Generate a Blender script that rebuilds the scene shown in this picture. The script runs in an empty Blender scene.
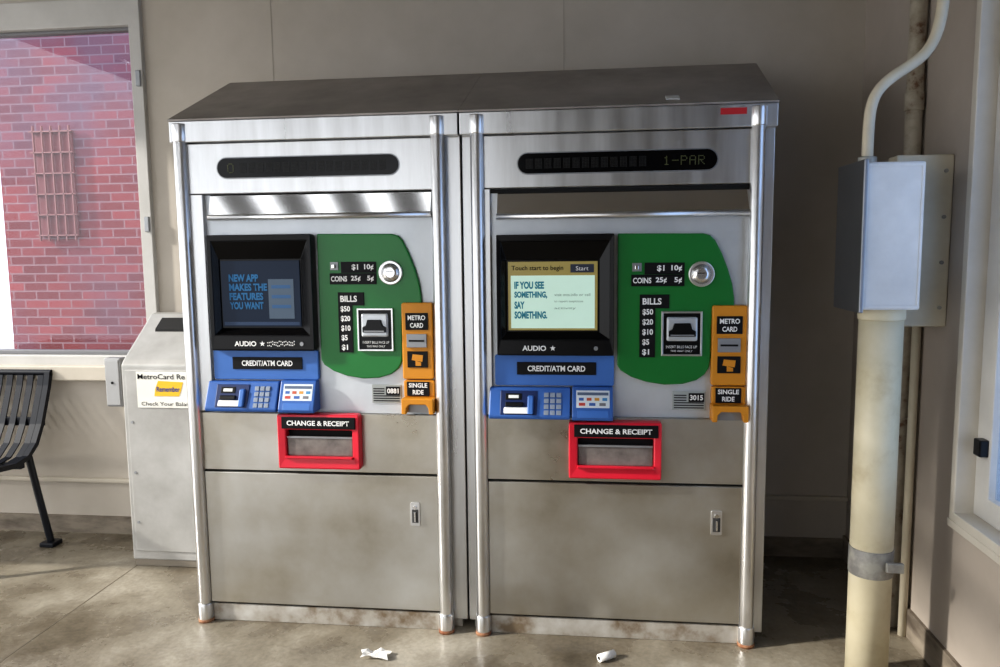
import bpy, bmesh, math, random
from mathutils import Vector, Matrix
random.seed(4)
C=bpy.context
sc=C.scene
sc.view_settings.view_transform='Standard'
try: sc.view_settings.look='Medium High Contrast'
except Exception: pass

# ---------------------------------------------------------------- materials
MATS={}
def ramp(nt,fac,stops):
    r=nt.nodes.new("ShaderNodeValToRGB")
    el=r.color_ramp.elements
    while len(el)<len(stops): el.new(.5)
    for e,(p,c) in zip(el,stops):
        e.position=p; e.color=(*c,1)
    nt.links.new(fac,r.inputs[0]); return r.outputs[0]
def tex(nt,scale=(1,1,1),nscale=5,detail=6,rough=.6):
    tc=nt.nodes.new("ShaderNodeTexCoord"); mp=nt.nodes.new("ShaderNodeMapping")
    mp.inputs['Scale'].default_value=scale
    nt.links.new(tc.outputs['Object'],mp.inputs[0])
    n=nt.nodes.new("ShaderNodeTexNoise"); n.inputs['Scale'].default_value=nscale
    n.inputs['Detail'].default_value=detail; n.inputs['Roughness'].default_value=rough
    nt.links.new(mp.outputs[0],n.inputs['Vector']); return n.outputs[0],tc
def mat(name,col=None,rough=.5,metal=0,noise=None,emit=None,bump=0,coat=0,stops=None,scale=(1,1,1),nscale=5,rvar=0,spec=None):
    if name in MATS: return MATS[name]
    m=bpy.data.materials.new(name); m.use_nodes=True; nt=m.node_tree
    b=nt.nodes['Principled BSDF']
    b.inputs['Roughness'].default_value=rough; b.inputs['Metallic'].default_value=metal
    if spec is not None: b.inputs['Specular IOR Level'].default_value=spec
    if coat: b.inputs['Coat Weight'].default_value=coat
    if col and not stops:
        v=noise if noise is not None else .06
        stops=[(.3,tuple(c*(1-v) for c in col)),(.7,tuple(min(1,c*(1+v)) for c in col))]
    f,tc=tex(nt,scale,nscale)
    nt.links.new(ramp(nt,f,stops),b.inputs['Base Color'])
    if rvar:
        mr=nt.nodes.new("ShaderNodeMapRange"); mr.inputs[3].default_value=rough-rvar; mr.inputs[4].default_value=rough+rvar
        mr.inputs[1].default_value=.3; mr.inputs[2].default_value=.7
        nt.links.new(f,mr.inputs[0]); nt.links.new(mr.outputs[0],b.inputs['Roughness'])
    if bump:
        bp=nt.nodes.new("ShaderNodeBump"); bp.inputs['Strength'].default_value=bump; bp.inputs['Distance'].default_value=.01
        nt.links.new(f,bp.inputs['Height']); nt.links.new(bp.outputs[0],b.inputs['Normal'])
    if emit:
        b.inputs['Emission Color'].default_value=(*emit[0],1); b.inputs['Emission Strength'].default_value=emit[1]
    MATS[name]=m; return m
def s(r,g,b):
    f=lambda c:((c/255+.055)/1.055)**2.4 if c>10 else c/255/12.92
    return (f(r),f(g),f(b))
STEEL=mat('brushed_steel',rough=.32,metal=.92,stops=[(.3,s(186,186,186)),(.55,s(206,207,208)),(.75,s(222,223,225))],scale=(6,6,.6),nscale=2.2,rvar=.06)
STEELD=mat('steel_door',rough=.34,metal=.9,stops=[(.25,s(152,143,126)),(.42,s(182,177,166)),(.58,s(196,194,188)),(.75,s(208,208,205))],nscale=2.0,rvar=.09,bump=.012)
HOOD=mat('steel_hood_dull',rough=.45,metal=.4,stops=[(.3,s(138,132,126)),(.7,s(174,168,162))],nscale=4)
COLM=mat('steel_column',rough=.30,metal=.92,stops=[(.3,s(212,212,212)),(.7,s(230,230,231))],nscale=6)
PANEL=mat('panel_grey',rough=.38,metal=.4,stops=[(.3,s(190,195,200)),(.7,s(210,214,218))],nscale=4)
CHROME=mat('chrome',s(225,225,225),rough=.10,metal=1)
DISH=mat('coin_dish_metal',s(220,220,220),rough=.22,metal=.9)
PLINTH=mat('plinth_worn',rough=.6,metal=.3,stops=[(.35,s(128,112,92)),(.5,s(176,170,160)),(.7,s(200,198,192))],nscale=9)
BLACK=mat('black_plastic',s(18,18,20),rough=.3,spec=.25)
BLABEL=mat('black_label',s(18,18,21),rough=.5,spec=.25)
GLASSB=mat('dark_glass',s(9,9,11),rough=.15,spec=.22)
GREEN=mat('green_panel',s(26,120,52),rough=.35,noise=.05)
BLUE=mat('blue_panel',s(68,116,188),rough=.42,noise=.05)
BLUED=mat('blue_dark',s(56,100,170),rough=.4)
ORANGE=mat('orange_panel',s(212,142,36),rough=.45)
RED=mat('red_panel',s(214,30,56),rough=.38,coat=.2)
REDIN=mat('red_inner',s(190,40,60),rough=.5)
WHITE=mat('white_print',s(240,240,238),rough=.5)
SLOTG=mat('slot_grey',s(150,152,155),rough=.4,metal=.4)
FLAP=mat('flap_smoked',s(130,124,120),rough=.2,metal=.2,noise=.3,nscale=20)
DARK=mat('dark_gap',s(10,10,10),rough=.8)
RUST=mat('rust',rough=.8,stops=[(.35,s(120,62,34)),(.6,s(160,120,90))],nscale=30)
AMBER=mat('amber_led',s(78,82,50),emit=(s(88,92,52),.08))
AMBERD=mat('amber_led_dim',s(15,15,14))
REDTAPE=mat('red_tape',s(190,40,45),rough=.5)

# ---------------------------------------------------------------- mesh helpers
def link(ob,parent=None):
    C.collection.objects.link(ob)
    if parent: ob.parent=parent
    return ob
def empty(name,loc=(0,0,0)):
    e=bpy.data.objects.new(name,None); e.location=loc; e.empty_display_size=.1
    return link(e)
def from_bm(name,bm,m,parent,smooth=False,bevel=0,seg=2):
    me=bpy.data.meshes.new(name); bmesh.ops.recalc_face_normals(bm,faces=bm.faces); bm.to_mesh(me); bm.free()
    ob=bpy.data.objects.new(name,me)
    if m: me.materials.append(m)
    if smooth:
        for p in me.polygons:p.use_smooth=True
    if bevel:
        b=ob.modifiers.new('b','BEVEL'); b.width=bevel; b.segments=seg; b.limit_method='ANGLE'; b.angle_limit=math.radians(35)
    link(ob,parent); 
    if parent: ob.matrix_parent_inverse=Matrix.Translation(-parent.location)
    return ob
def box(name,x0,x1,y0,y1,z0,z1,m,parent=None,bevel=0,seg=2):
    bm=bmesh.new(); bmesh.ops.create_cube(bm,size=1)
    for v in bm.verts:
        v.co=Vector((x0+(v.co.x+.5)*(x1-x0),y0+(v.co.y+.5)*(y1-y0),z0+(v.co.z+.5)*(z1-z0)))
    return from_bm(name,bm,m,parent,bevel=bevel,seg=seg)
def boxes(name,lst,m,parent=None):
    bm=bmesh.new()
    for x0,x1,y0,y1,z0,z1 in lst:
        r=bmesh.ops.create_cube(bm,size=1)
        for v in r['verts']:
            v.co=Vector((x0+(v.co.x+.5)*(x1-x0),y0+(v.co.y+.5)*(y1-y0),z0+(v.co.z+.5)*(z1-z0)))
    return from_bm(name,bm,m,parent)
def prism(name,pts,y0,y1,m,parent=None,bevel=0,axis='y',smooth=False):
    bm=bmesh.new()
    def mk(p,t): return (p[0],t,p[1]) if axis=='y' else ((t,p[0],p[1]) if axis=='x' else (p[0],p[1],t))
    a=[bm.verts.new(mk(p,y0)) for p in pts]; b=[bm.verts.new(mk(p,y1)) for p in pts]
    bm.faces.new(a); bm.faces.new(b[::-1])
    n=len(pts)
    for i in range(n): bm.faces.new((a[i],b[i],b[(i+1)%n],a[(i+1)%n]))
    ob=from_bm(name,bm,m,parent,bevel=bevel)
    return ob
def ring(name,o,i,y0,y1,m,parent=None,bevel=0,yi=None):
    if yi is None: yi=y0
    bm=bmesh.new()
    def q(r,y): return [bm.verts.new(p) for p in ((r[0],y,r[2]),(r[1],y,r[2]),(r[1],y,r[3]),(r[0],y,r[3]))]
    A=q(o,y0);B=q(i,yi);Cc=q(i,y1);D=q(o,y1)
    for k in range(4):
        j=(k+1)%4
        bm.faces.new((A[k],A[j],B[j],B[k]));bm.faces.new((B[k],B[j],Cc[j],Cc[k]))
        bm.faces.new((Cc[k],Cc[j],D[j],D[k]));bm.faces.new((D[k],D[j],A[j],A[k]))
    return from_bm(name,bm,m,parent,bevel=bevel)
def rrect(x0,x1,z0,z1,r,n=6):
    pts=[]
    for cx,cz,a0 in ((x1-r,z1-r,0),(x0+r,z1-r,90),(x0+r,z0+r,180),(x1-r,z0+r,270)):
        for k in range(n+1):
            a=math.radians(a0+90*k/n); pts.append((cx+r*math.cos(a),cz+r*math.sin(a)))
    return pts
def cyl(name,p0,p1,r,m,parent=None,seg=28,bevel=0,r2=None):
    p0=Vector(p0);p1=Vector(p1);d=p1-p0
    bm=bmesh.new(); bmesh.ops.create_cone(bm,cap_ends=True,segments=seg,radius1=r,radius2=r if r2 is None else r2,depth=d.length)
    M=Matrix.Translation((p0+p1)/2)@d.to_track_quat('Z','Y').to_matrix().to_4x4()
    bmesh.ops.transform(bm,matrix=M,verts=bm.verts)
    ob=from_bm(name,bm,m,parent,bevel=bevel)
    for p in ob.data.polygons: p.use_smooth=len(p.vertices)==4
    return ob
def tube(name,pts,r,m,parent=None,cyclic=False):
    cu=bpy.data.curves.new(name,'CURVE'); cu.dimensions='3D'; cu.bevel_depth=r; cu.bevel_resolution=5; cu.use_fill_caps=True
    sp=cu.splines.new('NURBS'); sp.points.add(len(pts)-1)
    for q,p in zip(sp.points,pts): q.co=(*p,1)
    sp.use_endpoint_u=True; sp.order_u=4; sp.resolution_u=8; sp.use_cyclic_u=cyclic
    cu.materials.append(m); ob=bpy.data.objects.new(name,cu); link(ob,parent)
    if parent: ob.matrix_parent_inverse=Matrix.Translation(-parent.location)
    return ob
def strip(name,prof,x0,x1,th,m,parent):
    bm=bmesh.new(); rows=[]
    n=len(prof)
    for k,(y,z) in enumerate(prof):
        a=prof[max(0,k-1)];b=prof[min(n-1,k+1)]
        t=Vector((b[0]-a[0],b[1]-a[1])).normalized(); nn=Vector((-t.y,t.x))*th/2
        rows.append([bm.verts.new(c) for c in ((x0,y+nn.x,z+nn.y),(x1,y+nn.x,z+nn.y),(x1,y-nn.x,z-nn.y),(x0,y-nn.x,z-nn.y))])
    for r0,r1 in zip(rows,rows[1:]):
        for k in range(4): bm.faces.new((r0[k],r0[(k+1)%4],r1[(k+1)%4],r1[k]))
    bm.faces.new(rows[0]);bm.faces.new(rows[-1])
    return from_bm(name,bm,m,parent)
TXT=[]
def text(name,body,x0,x1,zc,h,y,m,parent,bold=.0,align='FIT',rot=None):
    cu=bpy.data.curves.new(name,'FONT'); cu.body=body; cu.size=1; cu.align_x='LEFT'; cu.align_y='BOTTOM_BASELINE'
    cu.offset=bold; cu.extrude=.0; cu.materials.append(m); cu.resolution_u=3
    ob=bpy.data.objects.new(name,cu); link(ob,parent)
    TXT.append((ob,x0,x1,zc,h,y,parent,align,rot)); return ob
def flush_text():
    C.view_layer.update()
    for ob,x0,x1,zc,h,y,parent,align,rot in TXT:
        bb=[Vector(v) for v in ob.bound_box]
        w=max(v.x for v in bb)-min(v.x for v in bb); hh=max(v.y for v in bb)-min(v.y for v in bb); mx=min(v.x for v in bb); my=min(v.y for v in bb)
        sx=(x1-x0)/w; sy=h/hh
        if align!='FIT': sx=sy
        M=Matrix.Translation((x0,y,zc-h/2))@Matrix.Rotation(math.pi/2,4,'X')@Matrix.Diagonal((sx,sy,1,1))@Matrix.Translation((-mx,-my,0))
        ob.matrix_parent_inverse=Matrix.Translation(-parent.location) if parent else Matrix()
        ob.matrix_basis=M
    TXT.clear()
F57={'1':["00100","01100","00100","00100","00100","00100","01110"],'-':["00000","00000","00000","11111","00000","00000","00000"],
'P':["11110","10001","10001","11110","10000","10000","10000"],'A':["01110","10001","10001","11111","10001","10001","10001"],
'R':["11110","10001","10001","11110","10100","10010","10001"],'0':["01110","10001","10001","10001","10001","10001","01110"],'8':["11111"]*7}
def led(name,txt,x0,z0,pit,y,m,parent):
    L=[]
    for c in txt:
        if c in F57:
            for r,row in enumerate(F57[c]):
                for k,b in enumerate(row):
                    if b=='1':
                        x=x0+k*pit; z=z0+(6-r)*pit; L.append((x,x+pit*.72,y,y+.001,z,z+pit*.72))
        x0+=6.4*pit
    boxes(name,L,m,parent)

# ---------------------------------------------------------------- ticket machine
def machine(second):
    root=empty('ticket_vending_machine',(1.51 if second else .493,.3,0))
    ox=0 if second else -1.037
    B=lambda x:x+ox
    if second: X=lambda x:x; Z=lambda z:z
    else: X=lambda x:.112+(x-1.123)*.788/.822; Z=lambda z:z+.012
    P=root
    bl,br=(1.003,2.022) if second else (-.012,.998)
    tb=(1.015,2.05) if second else (-.02,1.008)
    prof=[(.03,.03),(.6,.03),(.6,2.03),(.5,2.03),(.0,1.80),(.0,1.735),(.03,1.735)]
    bm=bmesh.new(); L=[];Rr=[]
    for y,z in prof:
        t=max(0,y)/.5; t=min(t,1)
        L.append(bm.verts.new((bl+(tb[0]-bl)*t,y,z))); Rr.append(bm.verts.new((br+(tb[1]-br)*t,y,z)))
    bm.faces.new(L);bm.faces.new(Rr[::-1])
    for i in range(len(prof)): j=(i+1)%len(prof); bm.faces.new((L[i],Rr[i],Rr[j],L[j]))
    from_bm('cabinet_shell',bm,STEEL,P,bevel=.003)
    bm=bmesh.new()
    def hv(d):
        return [bm.verts.new(c) for c in ((bl-.002,-.014,1.806+d),(br+.002,-.014,1.806+d),(tb[1]+.003,.5,2.034+d),(tb[0]-.003,.5,2.034+d),(tb[1]+.003,.61,2.034+d),(tb[0]-.003,.61,2.034+d))]
    a=hv(0);b=hv(.006)
    for v in (a,b): bm.faces.new((v[0],v[1],v[2],v[3]));bm.faces.new((v[3],v[2],v[4],v[5]))
    for i,j in ((0,1),(1,2),(2,4),(4,5),(5,3),(3,0)): bm.faces.new((a[i],a[j],b[j],b[i]))
    from_bm('hood_top',bm,HOOD,P)
    box('hood_band',bl,br,-.012,.02,1.733,1.806,STEEL,P,.003)
    cl,cr=B(1.06),B(1.964)
    box('header_panel',cl,cr,0,.032,1.558,1.729,STEEL,P,.002)
    sx0,sx1=(1.196,1.838) if second else (.153,.792)
    z0,z1=(1.603,1.668) if second else (1.611,1.677)
    prism('display_slot_rim',rrect(sx0-.004,sx1+.004,z0-.004,z1+.004,.0365),-.002,.001,SLOTG,P)
    prism('display_slot',rrect(sx0,sx1,z0,z1,.032),-.004,.001,GLASSB,P)
    zc=(z0+z1)/2
    if second:
        led('led_text','1-PAR',1.668,zc-.015,.0043,-.0052,AMBER,P)
        led('led_dim','8888888888888',1.222,zc-.017,.0048,-.0052,AMBERD,P)
    else:
        led('led_text','0',.19,zc-.017,.0048,-.0052,AMBER,P)
        led('led_dim','88888888888888888',.235,zc-.017,.0048,-.0052,AMBERD,P)
    pl,pr=X(1.101),X(1.950)
    box('stile_left',cl,pl,0,.032,.79,1.556,STEEL,P,.002)
    box('stile_right',pr,cr,0,.032,.79,1.556,STEEL,P,.002)
    box('fascia_panel',pl,pr,.018,.034,.785,1.556,PANEL,P)
    vz=0 if second else .012
    # slanted mirror strip and its rounded bottom lip
    prism('visor',[(.014,1.545+vz),(-.008,1.470+vz),(.0178,1.470+vz),(.0178,1.545+vz)],X(1.125),X(1.944),CHROME,P,axis='x')
    cyl('visor_lip',(X(1.122),-.004,1.464+vz),(X(1.946),-.004,1.464+vz),.010,COLM,P)
    box('visor_shadow_gap',pl,pr,.008,.0178,1.542+vz,1.556+vz*.0,DARK,P)
    e=[X(1.123),X(1.512),Z(1.000),Z(1.403)]
    s_=[X(1.160),X(1.458),Z(1.083),Z(1.313)]
    prism('screen_backing',rrect(e[0],e[1],e[2],e[3],.012),.0,.0178,BLACK,P)
    mid=[s_[0]-.006,s_[1]+.006,s_[2]-.006,s_[3]+.006]
    ring('screen_bezel',e,[e[0]+.014,e[1]-.014,e[2]+.055,e[3]-.022],-.03,.002,BLACK,P,.004,yi=-.028)
    ring('screen_throat',[e[0]+.014,e[1]-.014,e[2]+.055,e[3]-.022],mid,-.026,.0,GLASSB,P,.001,yi=-.004)
    SX=lambda u:s_[0]+(s_[1]-s_[0])*u; SZ=lambda v:s_[2]+(s_[3]-s_[2])*v
    if second:
        box('screen',*s_[:2],-.007,-.003,s_[2],s_[3],mat('screen_tan',s(150,136,80),rough=.3,emit=(s(160,145,85),.25)),P)
        box('screen_page',SX(.03),SX(.97),-.008,-.007,SZ(.03),SZ(.8),mat('screen_page',s(170,195,182),rough=.3,emit=(s(190,215,200),.5)),P)
        box('screen_start_key',SX(.7),SX(.96),-.009,-.007,SZ(.84),SZ(.96),mat('start_key',s(40,45,60),emit=(s(40,45,60),.2)),P)
        text('start_text','Start',SX(.76),SX(.9),SZ(.9),.014,-.0095,WHITE,P)
        text('touch_text','Touch start to begin',SX(.04),SX(.62),SZ(.9),.02,-.0085,BLABEL,P,bold=.01)
        TEAL=mat('teal_text',s(20,120,140),emit=(s(20,110,130),.2))
        for k,t in enumerate(('IF YOU SEE','SOMETHING,','SAY','SOMETHING.')):
            w={'SAY':.13}.get(t,.42 if k else .38)
            text('ad_text_%d'%k,t,SX(.07),SX(.07+w*.88),SZ(.66-.145*k),.025,-.009,TEAL,P,bold=.045)
        for k in range(3): text('ad_small_%d'%k,('visit mta.info or call','to report suspicious','activity')[k],SX(.52),SX(.92-.08*k),SZ(.52-.1*k),.009,-.009,mat('grey_text',s(120,150,140)),P)
    else:
        box('screen',*s_[:2],-.006,-.003,s_[2],s_[3],mat('screen_dark',s(14,24,38),rough=.25,spec=.2,emit=(s(26,46,74),.25)),P)
        box('screen_dialog',SX(.6),SX(.92),-.007,-.006,SZ(.12),SZ(.72),mat('screen_dim_page',s(70,82,96),rough=.3,spec=.2,emit=(s(100,118,136),.2)),P)
        BT=mat('screen_blue_text',s(40,88,126),spec=.2,emit=(s(52,116,164),.25))
        for k,t in enumerate(('NEW APP','MAKES THE','FEATURES','YOU WANT')):
            text('ad_text_%d'%k,t,SX(.1),SX(.1+.054*len(t)),SZ(.74-.14*k),.026,-.0075,BT,P,bold=.04)
        for k in range(3): box('dialog_line_%d'%k,SX(.64),SX(.88),-.0075,-.007,SZ(.58-.15*k),SZ(.63-.15*k),mat('dlg',s(40,84,128)),P)
        box('screen_taskbar',SX(.02),SX(.98),-.007,-.006,SZ(.02),SZ(.07),mat('taskbar',s(24,48,78),emit=(s(30,60,96),.15)),P)
    text('audio_text','AUDIO',e[0]+.085,e[0]+.165,e[2]+.025,.018,-.0312,WHITE,P,bold=.03)
    st=[(e[0]+.187+.010*(1 if k%2==0 else .42)*math.sin(k*math.pi/5),e[2]+.025+.010*(1 if k%2==0 else .42)*math.cos(k*math.pi/5)) for k in range(10)]
    prism('audio_star',st,-.0316,-.030,WHITE,P)
    cyl('audio_jack',(e[0]+.33,-.034,e[2]+.025),(e[0]+.33,-.029,e[2]+.025),.007,SLOTG,P,seg=16)
    if not second:
        boxes('braille',[(e[0]+.205+.006*k,e[0]+.208+.006*k,-.0315,-.03,zz_,zz_+.004) for k in range(17) for zz_ in (e[2]+.014+random.random()*.008,e[2]+.026+random.random()*.006)],WHITE,P)
    g=[(1.524,1.403),(1.80,1.400),(1.822,1.394),(1.838,1.378),(1.86,1.335),(1.88,1.285),(1.895,1.235),(1.902,1.19),(1.903,1.16),(1.87,1.15),(1.83,1.1),(1.83,.99),(1.826,.96),(1.812,.935),(1.785,.915),(1.74,.902),(1.68,.899),(1.62,.908),(1.57,.925),(1.535,.947),(1.524,.965)]
    prism('green_money_panel',[(X(a),Z(b)) for a,b in g],.002,.0178,GREEN,P,.004)
    yl=-.001
    def lab(n,x0,x1,z0,z1,t,m=BLABEL,mt=WHITE,h=None,pad=.008,y=yl+.003,bold=.03,d=.004):
        box(n,X(x0),X(x1),y-d,y,Z(z0),Z(z1),m,P,.0008)
        if t: text(n+'_text',t,X(x0+pad),X(x1-pad),Z((z0+z1)/2),h or (z1-z0)*.55,y-d-.0008,mt,P,bold=bold)
    lab('coin_label_upper',1.612,1.741,1.268,1.306,None)
    text('coin_a','$1',X(1.652),X(1.676),Z(1.287),.022,-.0028,WHITE,P,bold=.03)
    text('coin_b','10¢',X(1.698),X(1.733),Z(1.287),.022,-.0028,WHITE,P,bold=.03)
    lab('coin_label',1.569,1.741,1.229,1.267,None)
    text('coin_c','COINS',X(1.574),X(1.634),Z(1.248),.019,-.0028,WHITE,P,bold=.03)
    text('coin_d','25¢',X(1.648),X(1.684),Z(1.248),.021,-.0028,WHITE,P,bold=.03)
    text('coin_e','5¢',X(1.708),X(1.733),Z(1.248),.021,-.0028,WHITE,P,bold=.03)
    lab('coin_return_window',1.572,1.602,1.278,1.306,None,m=SLOTG)
    box('coin_return_knob',X(1.58),X(1.592),-.012,0,Z(1.284),Z(1.298),CHROME,P,.002)
    ccx,ccz=X(1.795),Z(1.268)
    cyl('coin_slot_dish',(ccx,-.008,ccz),(ccx,.004,ccz),.042,COLM,P,bevel=.003)
    cyl('coin_slot_cone',(ccx,-.014,ccz),(ccx,-.006,ccz),.016,DISH,P,r2=.038)
    box('coin_slot_hole',ccx-.013,ccx+.010,-.0152,-.012,ccz+.002,ccz+.0045,DARK,P)
    lab('bills_header',1.597,1.693,1.156,1.201,None)
    text('bills_text','BILLS',X(1.606),X(1.668),Z(1.179),.022,-.0028,WHITE,P,bold=.03)
    box('bills_column',X(1.597),X(1.648),-.002,.002,Z(.992),Z(1.157),BLABEL,P)
    for k,t in enumerate(('$50','$20','$10','$5','$1')):
        text('bill_value_%d'%k,t,X(1.606),X(1.641 if len(t)==3 else 1.629),Z(1.143-.0335*k),.022,-.0028,WHITE,P,bold=.03)
    b0,b1,c0,c1=X(1.668),X(1.800),Z(.998),Z(1.146)
    ring('bill_slot_frame',[b0,b1,c0,c1],[b0+.006,b1-.006,c0+.006,c1-.006],-.010,.002,COLM,P,.001)
    box('bill_slot_back',b0+.005,b1-.005,-.004,.002,c0+.005,c1-.005,BLACK,P)
    box('bill_slot_tray',b0+.016,b1-.016,-.018,-.003,c0+.05,c1-.018,PANEL,P,.006)
    prism('bill_slot_mouth',[(b0+.022,c0+.066),(b1-.022,c0+.066),(b1-.022,c0+.084),(b1-.034,c0+.090),(b1-.040,c1-.038),(b0+.040,c1-.038),(b0+.034,c0+.090),(b0+.022,c0+.084)],-.026,-.016,BLACK,P,.002)
    box('bill_slot_gap',b0+.028,b1-.028,-.0275,-.025,c0+.069,c0+.073,SLOTG,P)
    text('bill_instruction_text','INSERT BILLS FACE UP',b0+.016,b1-.016,c0+.030,.009,-.0045,WHITE,P)
    text('bill_instruction_text_b','THIS WAY ONLY',b0+.03,b1-.03,c0+.016,.007,-.0045,WHITE,P)
    # blue card section
    prism('blue_card_strip',rrect(X(1.111),X(1.514),Z(.893),Z(.999),.008),.0,.0178,BLUE,P,.003)
    lab('credit_label',1.187,1.454,.931,.974,'CREDIT/ATM CARD',y=.0,h=.020,pad=.036)
    def wedge(n,x0,x1,z0,z1,d0,d1,m):
        prism(n,[(.0178,z0),(-d1,z0),(-d1-.004,z0+.012),(-d0,z1),(.0178,z1)],x0,x1,m,P,.004,axis='x')
    wedge('card_reader_block',X(1.094),X(1.368),Z(.786),Z(.888),.012,.05,BLUED)
    wedge('receipt_label_block',X(1.374),X(1.510),Z(.784),Z(.892),.012,.05,BLUED)
    zz=lambda z:-.05+(z-Z(.798))*(.038/.09)
    def onface(n,x0,x1,z0,z1,m,pr=.003,bev=.001):
        prism(n,[(zz(Z(z0))-pr,Z(z0)),(zz(Z(z1))-pr,Z(z1)),(zz(Z(z1))+.01,Z(z1)),(zz(Z(z0))+.01,Z(z0))],X(x0),X(x1),m,P,axis='x',bevel=bev)
    onface('card_slot_plate',1.132,1.258,.800,.878,mat('card_plate',s(24,44,92),rough=.4),.004,.002)
    onface('card_slot_cup',1.145,1.235,.806,.826,WHITE,.010,.004)
    onface('card_slot_roller',1.15,1.21,.829,.842,BLABEL,.0115,.002)
    onface('card_slot_arm',1.225,1.245,.806,.864,BLUE,.016,.004)
    onface('card_slot_lamp',1.15,1.205,.850,.870,BLABEL,.006)
    onface('card_slot_lamp_b',1.16,1.195,.855,.865,WHITE,.007)
    for r in range(4):
        for c in range(3): onface('key_%d%d'%(r,c),1.280+c*.021,1.296+c*.021,.803+r*.0185,.817+r*.0185,mat('key_grey',s(140,150,165),rough=.4),.006)
    onface('card_types_sign',1.388,1.499,.826,.881,mat('sign_pale',s(215,222,226)),.003)
    onface('card_types_text',1.392,1.495,.866,.875,mat('sign_line',s(90,105,130)),.0036,0)
    for k,cc in enumerate((s(60,100,170),s(190,90,60),s(205,150,60),s(70,140,190))): onface('card_types_logo_%d'%k,1.397+.026*k,1.413+.026*k,.849,.858,mat('logo_c%d'%k,cc),.0036,0)
    for k,cc in enumerate((s(190,70,60),s(60,100,170),s(120,120,125))): onface('card_types_logo_b%d'%k,1.397+.034*k,1.418+.034*k,.833,.842,mat('logo_d%d'%k,cc),.0036,0)
    onface('receipt_button',1.392,1.495,.795,.818,BLUE,.004)
    n='3015' if second else '0881'
    lab('serial_plate',1.709,1.818,.812,.876,None,m=mat('serial_grey',s(165,170,168)),y=.0175,d=.0045)
    box('serial_black',X(1.762),X(1.813),.0112,.0135,Z(.840),Z(.870),BLABEL,P)
    text('serial_text',n,X(1.766),X(1.809),Z(.855),.018,.0105,WHITE,P,bold=.03)
    boxes('serial_print',[(X(1.714),X(1.812 if k<3 else 1.755),.012,.0135,Z(.818+.0085*k),Z(.8215+.0085*k)) for k in range(6)],BLABEL,P)
    # orange column
    prism('metro_card_panel',rrect(X(1.831),X(1.944),Z(.900),Z(1.165),.008),-.008,.0178,ORANGE,P,.004)
    lab('metro_label',1.846,1.928,1.072,1.130,None,y=-.008)
    text('metro_text','METRO',X(1.855),X(1.919),Z(1.114),.017,-.0128,WHITE,P,bold=.03)
    text('card_text','CARD',X(1.863),X(1.911),Z(1.088),.017,-.0128,WHITE,P,bold=.03)
    lab('card_slot_steel',1.85,1.922,1.012,1.058,None,m=SLOTG,y=-.008,d=.008)
    box('card_dispense_gap',X(1.858),X(1.914),-.018,-.014,Z(1.032),Z(1.038),DARK,P)
    lab('card_pictogram',1.850,1.924,.942,.998,None,y=-.008)
    prism('card_pictogram_card',[(X(1.866),Z(.968)),(X(1.905),Z(.962)),(X(1.908),Z(.985)),(X(1.87),Z(.988))],-.0132,-.012,ORANGE,P)
    prism('card_pictogram_hand',[(X(1.88),Z(.948)),(X(1.9),Z(.948)),(X(1.9),Z(.96)),(X(1.88),Z(.966))],-.0132,-.012,ORANGE,P)
    prism('single_ride_panel',rrect(X(1.834),X(1.946),Z(.838),Z(.896),.006),-.008,.0178,ORANGE,P,.003)
    lab('single_label',1.846,1.928,.842,.892,None,y=-.008)
    text('single_text','SINGLE',X(1.853),X(1.921),Z(.880),.016,-.0128,WHITE,P,bold=.03)
    text('ride_text','RIDE',X(1.867),X(1.907),Z(.856),.016,-.0128,WHITE,P,bold=.03)
    arch=[(1.832,.784),(1.832,.838),(1.948,.838),(1.948,.784),(1.932,.784),(1.930,.806),(1.92,.818),(1.86,.818),(1.85,.806),(1.848,.784)]
    prism('single_ride_hood',[(X(a),Z(b)) for a,b in arch],-.045,.0178,ORANGE,P,.003)
    box('single_ride_tray',X(1.846),X(1.934),-.012,.0178,Z(.784),Z(.82),SLOTG,P)
    # change box
    cx0,cx1,cz0,cz1=X(1.363),X(1.671),Z(.582),Z(.777)
    prism('change_box_back',rrect(cx0,cx1,cz0,cz1,.014),-.002,.002,REDIN,P)
    ring('change_box',[cx0,cx1,cz0,cz1],[cx0+.030,cx1-.026,cz0+.042,cz1-.056],-.040,.0,RED,P,.006,yi=-.036)
    box('change_tray_back',cx0+.028,cx1-.024,-.006,-.001,cz0+.040,cz1-.054,DARK,P)
    box('change_flap',cx0+.032,cx1-.028,-.026,-.022,cz0+.044,cz1-.080,FLAP,P,.002)
    box('change_flap_lip',cx0+.032,cx1-.028,-.030,-.022,cz1-.086,cz1-.080,SLOTG,P)
    prism('change_lip',[(-.036,cz0+.036),(-.050,cz0+.040),(-.050,cz0+.047),(-.034,cz0+.047)],cx0+.028,cx1-.024,RED,P,.002,axis='x')
    box('change_label',cx0+.018,cx1-.012,-.044,-.038,cz1-.050,cz1-.008,BLABEL,P,.002)
    text('change_text','CHANGE & RECEIPT',cx0+.038,cx1-.032,cz1-.029,.018,-.0448,WHITE,P,bold=.03)
    dz=0 if second else .012
    box('middle_panel',cl,cr,0,.032,.562+dz,.784,STEELD,P,.002)
    box('service_door',B(1.083),B(1.941),-.004,.032,.073,.555+dz,STEELD,P,.003)
    box('door_gap',cl,cr,.012,.034,.06,.57,DARK,P)
    box('plinth',cl,cr,.004,.04,.0,.064,PLINTH,P,.002)
    box('plinth_sides',bl+.02,br-.02,.04,.58,.0,.03,PLINTH,P)
    lx0,lx1=(1.840,1.876) if second else (.806,.840)
    prism('door_lock_plate',rrect(lx0,lx1,.388,.472,.004),-.009,.0,COLM,P,.001)
    box('door_lock_recess',lx0+.006,lx1-.006,-.0105,-.008,.40,.448,mat('lock_grey',s(80,80,80),metal=.5),P)
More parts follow.
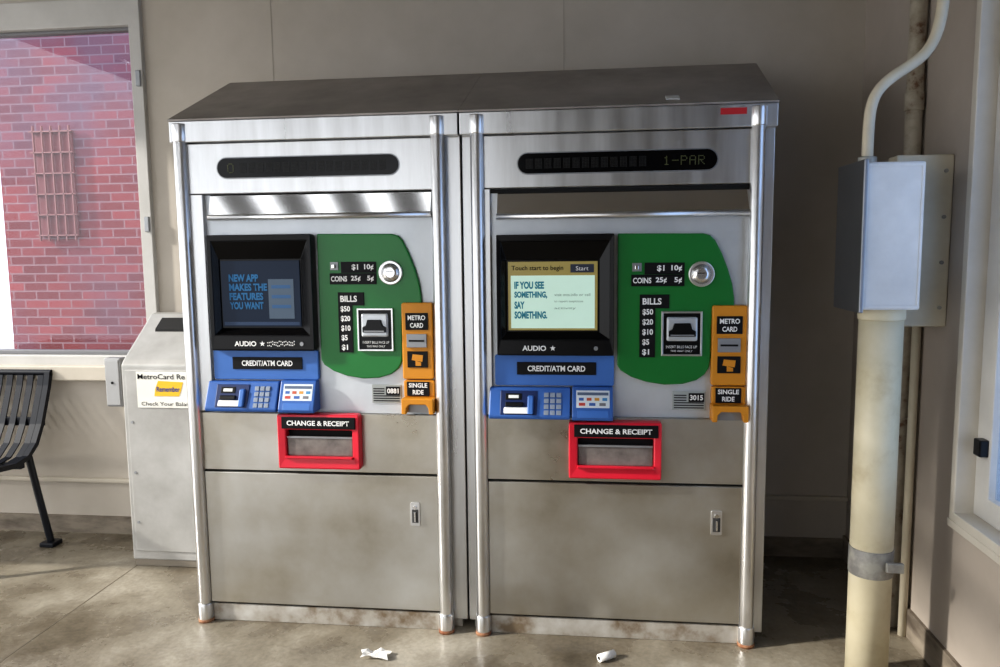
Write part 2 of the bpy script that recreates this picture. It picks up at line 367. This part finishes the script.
    cyl('door_lock_key',((lx0+lx1)/2,-.014,.455),((lx0+lx1)/2,-.008,.455),.007,CHROME,P,seg=16)
    box('door_lock_handle',(lx0+lx1)/2-.003,(lx0+lx1)/2+.003,-.016,-.009,.405,.44,CHROME,P,.001)
    for k,x in enumerate((B(1.060),B(1.964))):
        cyl('column_%d'%k,(x,-.004,.0),(x,-.004,1.795),.023,COLM,P,bevel=.004)
        cyl('column_collar_%d'%k,(x,-.004,1.735),(x,-.004,1.797),.0255,COLM,P,bevel=.003)
        cyl('column_foot_%d'%k,(x,-.004,.0),(x,-.004,.07),.0265,COLM,P,bevel=.003)
        cyl('column_rust_%d'%k,(x,-.004,.0),(x,-.004,.012),.028,RUST,P)
    if second:
        box('red_tape',1.844,1.925,-.0135,-.011,1.773,1.793,REDTAPE,P)
        M=Matrix.Translation((1.70,.05,1.8415))@Matrix.Rotation(math.atan2(.228,.514),4,'X')
        o=box('asset_tag',-.022,.022,-.02,.02,-.001,.0025,mat('tag_white',s(200,200,196)),P); o.matrix_basis=M
    flush_text()
    return root
machine(False); machine(True)

# ---------------------------------------------------------------- room
XR=2.54; YB=.805; ZC=2.75
WALL=mat('wall_cream_paint',rough=.6,stops=[(.3,s(176,168,156)),(.7,s(190,182,171))],nscale=3,bump=.01)
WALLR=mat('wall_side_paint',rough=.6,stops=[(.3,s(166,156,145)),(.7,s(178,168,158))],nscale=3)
TRIM=mat('window_frame_taupe',rough=.5,stops=[(.3,s(182,180,176)),(.7,s(198,196,192))],nscale=4)
SILL=mat('sill_cream',rough=.55,stops=[(.3,s(186,178,164)),(.7,s(200,192,178))],nscale=4)
BASE=mat('baseboard_grime',rough=.7,stops=[(.3,s(82,72,62)),(.6,s(140,130,116))],scale=(1,1,3),nscale=5)
wx0,wx1,wz0,wz1=-1.75,-.565,.80,2.49
wl=-2.3
T=.14
box('wall_back',wx1,XR+T,YB,YB+T,0,ZC,WALL)
box('wall_back_left',wl-1,wx0,YB,YB+T,0,ZC,WALL)
box('wall_back_below_window',wx0,wx1,YB,YB+T,0,wz0,WALL)
box('wall_back_above_window',wx0,wx1,YB,YB+T,wz1,ZC,WALL)
for k,x in enumerate((.035,1.32)):
    box('trim_%d'%(k+1),x,x+.004,YB-.0012,YB+.001,1.2,ZC,mat('seam',s(164,156,144)))
box('baseboard_back',wl-1,XR,YB-.012,YB,0,.085,BASE)
box('trim_3',wl-1,XR,YB-.018,YB,.255,.275,SILL,None,.004)
w=empty('window_1',(-1.1,YB,1.6))
ring('frame_outer',[wx0,wx1,wz0,wz1],[wx0+.06,wx1-.055,wz0+.075,wz1-.12],YB-.025,YB+.10,TRIM,w,.004)
ring('sash',[wx0+.06,wx1-.055,wz0+.075,wz1-.12],[wx0+.075,wx1-.068,wz0+.095,wz1-.135],YB+.01,YB+.05,mat('sash_grey',s(120,120,122),metal=.3),w,.003)
box('sill',wx0-.03,wx1+.02,YB-.06,YB,wz0-.04,wz0+.03,SILL,w,.006)
def glassmat(n,tint,f=.1):
    m=bpy.data.materials.new(n); m.use_nodes=True; nt=m.node_tree; nt.nodes.clear()
    o=nt.nodes.new('ShaderNodeOutputMaterial');mx=nt.nodes.new('ShaderNodeMixShader');t=nt.nodes.new('ShaderNodeBsdfTransparent');g=nt.nodes.new('ShaderNodeBsdfGlossy')
    t.inputs[0].default_value=(*tint,1); g.inputs['Roughness'].default_value=.03; mx.inputs[0].default_value=f
    nt.links.new(t.outputs[0],mx.inputs[1]);nt.links.new(g.outputs[0],mx.inputs[2]);nt.links.new(mx.outputs[0],o.inputs[0]); return m
box('glass',wx0+.07,wx1-.06,YB+.028,YB+.032,wz0+.085,wz1-.125,glassmat('window_glass',(.93,.95,1),.04),w)
for k,z in enumerate((1.45,2.1)): box('hinge_%d'%k,wx1-.03,wx1-.008,YB-.035,YB-.02,z,z+.07,SLOTG,w,.003)
yw=-.16; rz0=.52; rz1=2.5
box('wall_right',XR,XR+T,yw,YB,0,ZC,WALLR)
box('wall_right_below_window',XR,XR+T,-1.5,yw,0,rz0,WALLR)
box('wall_right_above_window',XR,XR+T,-1.5,yw,rz1,ZC,WALLR)
box('wall_right_near',XR,XR+T,-3.6,-1.5,0,ZC,WALLR)
box('light_block_wall',.75,XR+T,-3.74,-3.6,0,ZC,mat('light_block_paint',s(146,143,138),rough=.6))  # unseen wall added to block front light from the right part
box('baseboard_right',XR-.012,XR,-3.6,YB,0,.10,BASE)
w2=empty('window_2',(XR,-.8,1.5))
def ringx(name,o,i,x0,x1,m,parent,bevel=.003):
    bm=bmesh.new()
    def q(r,x): return [bm.verts.new(p) for p in ((x,r[0],r[2]),(x,r[1],r[2]),(x,r[1],r[3]),(x,r[0],r[3]))]
    A=q(o,x0);B_=q(i,x0);Cc=q(i,x1);D=q(o,x1)
    for k in range(4):
        j=(k+1)%4
        for f in ((A[k],A[j],B_[j],B_[k]),(B_[k],B_[j],Cc[j],Cc[k]),(Cc[k],Cc[j],D[j],D[k]),(D[k],D[j],A[j],A[k])): bm.faces.new(f)
    return from_bm(name,bm,m,parent,bevel=bevel)
LTRIM=mat('trim_light',rough=.5,stops=[(.3,s(190,184,172)),(.7,s(206,200,190))],nscale=4)
ringx('casing',[-1.5,yw,rz0,rz1],[-1.48,yw-.03,rz0+.03,rz1-.03],XR-.015,XR+.10,LTRIM,w2)
ringx('sash',[-1.48,yw-.03,rz0+.03,rz1-.03],[-1.42,yw-.11,rz0+.10,rz1-.1],XR+.04,XR+.09,TRIM,w2)
box('glass',XR+.06,XR+.065,-1.43,yw-.10,rz0+.09,rz1-.09,glassmat('window_glass_blue',(.6,.72,.9),.15),w2)
box('latch',XR+.015,XR+.045,yw-.10,yw-.06,.74,.79,BLACK,w2,.004)
box('sill',XR-.018,XR+.04,-1.5,yw+.005,rz0-.02,rz0+.005,LTRIM,w2,.004)
CEIL=mat('ceiling_paint',s(136,130,120))
SLAT=mat('added_slat_dark',s(52,48,44))
box('ceiling',wl,XR+T,-1.2,YB+T,ZC,ZC+.12,CEIL)
box('added_shade_roof',.55,XR+T,-3.75,-1.2,ZC,ZC+.12,CEIL)  # unseen solid roof, added to darken the right side
cn=empty('added_reflection_slats',(0,-4,ZC))  # unseen slats, beams and posts added to stripe the visor reflection
x=-2.3;k=0
while x<.4:
    box('reflection_slat_%d'%k,x,x+.19,-6.5,-1.2,ZC,ZC+.06,SLAT,cn); x+=.36;k+=1
for k,y in enumerate((-3.67,-6.4)): box('reflection_slat_beam_%d'%k,-2.3,.75,y-.07,y+.07,ZC-.14,ZC,SLAT,cn)
for k,(x,y) in enumerate(((-2.2,-6.4),(.6,-6.4),(-2.2,-3.67))): box('reflection_slat_post_%d'%k,x-.06,x+.06,y-.06,y+.06,0,ZC-.1,SLAT,cn)
# floor
m=bpy.data.materials.new('floor_concrete'); m.use_nodes=True; nt=m.node_tree; b=nt.nodes['Principled BSDF']
tc=nt.nodes.new('ShaderNodeTexCoord')
n1=nt.nodes.new('ShaderNodeTexNoise'); n1.inputs['Scale'].default_value=1.7; n1.inputs['Detail'].default_value=8; n1.inputs['Roughness'].default_value=.62
n2=nt.nodes.new('ShaderNodeTexNoise'); n2.inputs['Scale'].default_value=60; n2.inputs['Detail'].default_value=4
for n in (n1,n2): nt.links.new(tc.outputs['Object'],n.inputs['Vector'])
r1=ramp(nt,n1.outputs[0],[(.32,s(78,70,58)),(.45,s(112,103,88)),(.56,s(142,134,119)),(.68,s(174,167,153))])
r2=ramp(nt,n2.outputs[0],[(.35,(.75,.75,.75)),(.6,(1.03,1.03,1.03))])
mx=nt.nodes.new('ShaderNodeMixRGB'); mx.blend_type='MULTIPLY'; mx.inputs[0].default_value=.6
nt.links.new(r1,mx.inputs[1]);nt.links.new(r2,mx.inputs[2]);nt.links.new(mx.outputs[0],b.inputs['Base Color'])
mr=nt.nodes.new('ShaderNodeMapRange'); mr.inputs[1].default_value=.38;mr.inputs[2].default_value=.6;mr.inputs[3].default_value=.10;mr.inputs[4].default_value=.42
nt.links.new(n1.outputs[0],mr.inputs[0]);nt.links.new(mr.outputs[0],b.inputs['Roughness'])
bp=nt.nodes.new('ShaderNodeBump');bp.inputs['Strength'].default_value=.12;bp.inputs['Distance'].default_value=.01
nt.links.new(n2.outputs[0],bp.inputs['Height']);nt.links.new(bp.outputs[0],b.inputs['Normal'])
box('floor',-7,XR+T,-7,YB+T,-.1,0,m)
box('floor_joint',-.53,-.526,-3,YB-.02,-.001,.0006,mat('joint',s(104,95,80)))

# ---------------------------------------------------------------- outside brick building
m=bpy.data.materials.new('brick_outside'); m.use_nodes=True; nt=m.node_tree; b=nt.nodes['Principled BSDF']; b.inputs['Roughness'].default_value=.9; b.inputs['Specular IOR Level'].default_value=.1
tc=nt.nodes.new('ShaderNodeTexCoord'); mp=nt.nodes.new('ShaderNodeMapping'); mp.inputs['Rotation'].default_value=(math.pi/2,0,0)
nt.links.new(tc.outputs['Object'],mp.inputs[0])
br=nt.nodes.new('ShaderNodeTexBrick'); br.inputs['Scale'].default_value=1
br.inputs['Brick Width'].default_value=.21; br.inputs['Row Height'].default_value=.074; br.inputs['Mortar Size'].default_value=.006
br.inputs['Color1'].default_value=(*s(146,66,68),1);br.inputs['Color2'].default_value=(*s(110,46,50),1);br.inputs['Mortar'].default_value=(*s(144,114,118),1)
nt.links.new(mp.outputs[0],br.inputs['Vector'])
n=nt.nodes.new('ShaderNodeTexNoise');n.inputs['Scale'].default_value=1.2;n.inputs['Detail'].default_value=5;nt.links.new(tc.outputs['Object'],n.inputs['Vector'])
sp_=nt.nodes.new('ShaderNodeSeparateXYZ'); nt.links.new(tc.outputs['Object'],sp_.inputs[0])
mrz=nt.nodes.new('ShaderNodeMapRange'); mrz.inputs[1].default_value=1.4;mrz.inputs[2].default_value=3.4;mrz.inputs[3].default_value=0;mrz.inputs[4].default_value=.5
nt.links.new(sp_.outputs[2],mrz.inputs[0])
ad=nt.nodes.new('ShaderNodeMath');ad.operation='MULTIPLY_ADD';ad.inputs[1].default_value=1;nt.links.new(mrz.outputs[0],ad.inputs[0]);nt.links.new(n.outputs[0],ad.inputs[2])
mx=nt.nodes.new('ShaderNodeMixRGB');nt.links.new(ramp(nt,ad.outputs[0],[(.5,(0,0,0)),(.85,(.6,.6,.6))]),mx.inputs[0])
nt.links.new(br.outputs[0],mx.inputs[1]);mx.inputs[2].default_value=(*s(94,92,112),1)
nt.links.new(mx.outputs[0],b.inputs['Base Color'])
bb=empty('brick_building',(-2.5,3.6,2))
box('facade',-3.50,3,3.5,3.9,-.5,7,m,bb)
PINKB=mat('bar_faded_red',s(142,92,88))
box('barred_window_recess',-3.16,-2.82,3.485,3.5,1.50,2.35,mat('dim_pane',s(124,54,56)),bb)
for k in range(5): box('window_bar_%d'%k,-3.15+.08*k,-3.141+.08*k,3.45,3.47,1.46,2.4,PINKB,bb)
for k in range(6): box('window_crossbar_%d'%k,-3.18,-2.80,3.45,3.486,1.5+.17*k,1.51+.17*k,PINKB,bb)
box('ground_outside',-12,6,.95,9,-.2,-.05,mat('asphalt_outside',s(150,145,140)))

# ---------------------------------------------------------------- recycling bin
BING=mat('bin_grey',rough=.45,stops=[(.3,s(158,156,152)),(.7,s(184,183,180))],metal=.3,nscale=5)
bn=empty('card_recycling_bin',(-.36,.6,0))
bx0,bx1=-.54,-.12
prism('bin_body',[(.44,.03),(.76,.03),(.76,1.07),(.72,1.085),(.69,1.08),(.46,.905),(.44,.885)],bx0,bx1,BING,bn,.006,axis='x')
box('bin_base',bx0+.005,bx1-.005,.445,.75,.0,.035,mat('bin_base',s(130,122,110)),bn,.003)
box('bin_front_panel',bx0+.02,bx1-.02,.434,.442,.07,.865,BING,bn,.003)
prism('bin_slot',[(.60,1.022),(.597,1.005),(.655,1.05),(.66,1.066)],bx0+.07,bx1-.05,DARK,bn,axis='x')
box('bin_sign',-.468,-.19,.430,.434,.705,.858,mat('sign_white',s(226,224,216)),bn)
text('bin_text','MetroCard Re',-.461,-.25,.838,.022,.4285,BLABEL,bn,bold=.01)
text('bin_text_b','Check Your Balance',-.45,-.21,.722,.016,.4285,BLABEL,bn)
prism('bin_logo',[(-.39,.755),(-.28,.755),(-.27,.78),(-.26,.815),(-.37,.82),(-.385,.785)],.4285,.43,mat('logo_yellow',s(225,180,40)),bn)
text('bin_logo_text','Remember',-.378,-.275,.785,.022,.4275,mat('logo_blue',s(40,60,130)),bn,bold=.02)
for k in range(3): cyl('bin_rivet_%d'%k,(bx0+.04,.431,.2+.22*k),(bx0+.04,.436,.2+.22*k),.006,SLOTG,bn,seg=12)
flush_text()
ob=empty('electrical_outlet_box',(-.78,.78,.75))
box('outlet_case',-.815,-.735,YB-.07,YB-.001,.64,.87,mat('outlet_grey',s(150,150,150),metal=.4),ob,.006)
box('outlet_cover',-.808,-.742,YB-.076,YB-.069,.65,.86,mat('outlet_cover',s(170,170,170),metal=.4),ob,.002)
cyl('outlet_screw',(-.775,YB-.08,.755),(-.775,YB-.075,.755),.006,DARK,ob,seg=12)

# ---------------------------------------------------------------- bench
BM=mat('bench_black_paint',s(14,17,26),rough=.35,spec=.3)
be=empty('slatted_metal_bench',(-1.9,.5,0))
pr=[(.735,.80),(.72,.74),(.69,.66),(.655,.57),(.61,.49),(.55,.44),(.47,.425),(.38,.435),(.29,.455),(.23,.45),(.195,.42)]
x=-1.12; k=0
while x>-2.25:
    strip('slat_%d'%k,pr,x-.030,x,.006,BM,be); x-=.052;k+=1
strip('end_band',pr,-1.112,-1.085,.022,BM,be)
tube('top_rail',[(-1.085,.738,.80),(-1.6,.738,.80),(-2.28,.738,.80)],.014,BM,be)
tube('front_rail',[(-1.085,.195,.42),(-1.6,.195,.42),(-2.28,.195,.42)],.012,BM,be)
box('seat_rail',-2.28,-1.09,.50,.53,.40,.425,BM,be,.003)
box('back_rail',-2.28,-1.09,.665,.68,.56,.60,BM,be,.003)
for k,x in enumerate((-1.13,-2.2)):
    tube('leg_rear_%d'%k,[(x,.60,.46),(x+.01,.61,.35),(x+.035,.62,.18),(x+.06,.63,.02)],.016,BM,be)
    tube('leg_front_%d'%k,[(x,.33,.43),(x+.01,.32,.3),(x+.02,.28,.15),(x+.03,.25,.02)],.016,BM,be)
    for y,dx in ((.63,.06),(.25,.03)): box('foot_%d'%k,x+dx-.035,x+dx+.035,y-.035,y+.035,0,.022,BM,be,.005)

# ---------------------------------------------------------------- electrical pole + box + conduits
CREAM=mat('pipe_cream_paint',rough=.5,stops=[(.28,s(192,180,150)),(.45,s(208,199,172)),(.7,s(216,208,184))],nscale=8)
BEIGE=mat('beige_paint',rough=.55,stops=[(.3,s(196,186,164)),(.7,s(212,204,184))],nscale=6)
EL=mat('junction_steel',rough=.45,metal=.0,stops=[(.3,s(204,204,203)),(.7,s(228,228,227))],nscale=5)
GREYB=mat('strap_grey',rough=.5,metal=.3,stops=[(.4,s(130,128,126)),(.6,s(170,168,160))],nscale=14)
eb=empty('junction_box_on_pipe',(2.3,-.17,0))
px,py=2.30,-.17
cyl('riser_pipe',(px,py,0),(px,py,1.17),.062,CREAM,eb,seg=40)
cyl('riser_coupling',(px,py,.345),(px,py,.43),.0645,GREYB,eb,seg=40,bevel=.002)
box('strap_ear',px+.02,px+.07,py-.078,py-.062,.375,.405,GREYB,eb,.003)
cyl('riser_collar',(px,py,1.135),(px,py,1.17),.066,CREAM,eb,seg=40,bevel=.004)
box('box_case',2.21,2.371,-.262,-.047,1.17,1.59,EL,eb,.006)
box('box_door',2.200,2.212,-.275,-.040,1.162,1.598,mat('junction_side_shaded',s(150,152,156),rough=.28,metal=.8),eb,.003)  # left face of the steel box, its shade put into a darker colour
ring('box_end_flange',[2.214,2.368,1.175,1.585],[2.222,2.36,1.183,1.577],-.264,-.26,EL,eb,.001)
box('mount_channel',2.371,XR-.001,-.045,.03,1.10,1.63,BEIGE,eb,.005)
box('mount_arm_upper',2.371,2.40,-.15,-.04,1.5,1.55,BEIGE,eb)
box('mount_arm_lower',2.371,2.40,-.15,-.04,1.2,1.25,BEIGE,eb)
for k in range(4): cyl('mount_screw_%d'%k,(2.515,-.05,1.16+.14*k),(2.515,-.044,1.16+.14*k),.006,GREYB,eb,seg=12)
tube('flex_conduit',[(2.245,-.16,1.585),(2.245,-.16,1.65),(2.243,-.16,1.74),(2.262,-.16,1.81),(2.33,-.16,1.86),(2.40,-.16,1.90),(2.432,-.16,1.98),(2.44,-.16,2.1),(2.44,-.16,2.4),(2.44,-.16,ZC)],.016,BEIGE,eb)
cyl('conduit_fitting',(2.245,-.16,1.588),(2.245,-.16,1.615),.026,GREYB,eb,seg=20,bevel=.003)
vp=empty('wall_conduit_pipes',(2.5,.3,0))
RP=mat('pipe_rusty_paint',rough=.6,stops=[(.34,s(110,82,62)),(.42,s(158,148,132)),(.6,s(184,176,160))],nscale=14)
cyl('pipe_upper',(2.508,.20,0),(2.508,.20,ZC),.027,RP,vp)
cyl('pipe_b',(2.518,.12,0),(2.518,.12,1.3),.014,BEIGE,vp)
for k,z in enumerate((.7,1.8)): cyl('pipe_coupling_%d'%k,(2.508,.20,z),(2.508,.20,z+.06),.031,RP,vp,bevel=.003)

# litter
pb=empty('crumpled_paper',(.72,-.2,0))
bm=bmesh.new(); bmesh.ops.create_grid(bm,x_segments=6,y_segments=5,size=.04)
for v in bm.verts: v.co=Vector((.72+v.co.x*(1+random.random()*.3),-.20+v.co.y*.6,.004+random.random()*.018))
from_bm('paper_sheet',bm,mat('paper_white',s(235,233,228)),pb)
rp=empty('paper_roll',(1.49,-.14,0))
cyl('roll',(1.465,-.16,.013),(1.515,-.125,.013),.013,MATS['paper_white'],rp)
cyl('roll_hole',(1.4645,-.1604,.013),(1.4655,-.1596,.013),.006,DARK,rp,seg=16)

# ---------------------------------------------------------------- light
wd=bpy.data.worlds.new('w'); sc.world=wd; wd.use_nodes=True
bg=wd.node_tree.nodes['Background']; bg.inputs[0].default_value=(.95,.97,1,1); bg.inputs[1].default_value=2.15
sl=bpy.data.lights.new('sun','SUN'); sl.energy=5.0; sl.angle=math.radians(3); sl.color=(1,.96,.89)
so=bpy.data.objects.new('sun',sl); link(so)
so.rotation_euler=Vector((.86,.26,-.46)).to_track_quat('-Z','Y').to_euler()

# ---------------------------------------------------------------- camera
yaw,pitch,roll=-.1161,.1105,-.0111
cy,sy,cp,sp=math.cos(yaw),math.sin(yaw),math.cos(pitch),math.sin(pitch)
fw=Vector((sy*cp,cy*cp,-sp)); rt=Vector((cy,-sy,0)); up=rt.cross(fw)
c_,s_=math.cos(roll),math.sin(roll)
r2=rt*c_+up*s_; u2=-rt*s_+up*c_
cam=bpy.data.cameras.new('camera'); cam.sensor_width=36; cam.lens=772.9*.036; cam.clip_start=.05
co=bpy.data.objects.new('camera',cam); link(co)
co.matrix_world=Matrix(((r2.x,u2.x,-fw.x,1.4321),(r2.y,u2.y,-fw.y,-2.5922),(r2.z,u2.z,-fw.z,1.3606),(0,0,0,1)))
sc.camera=co
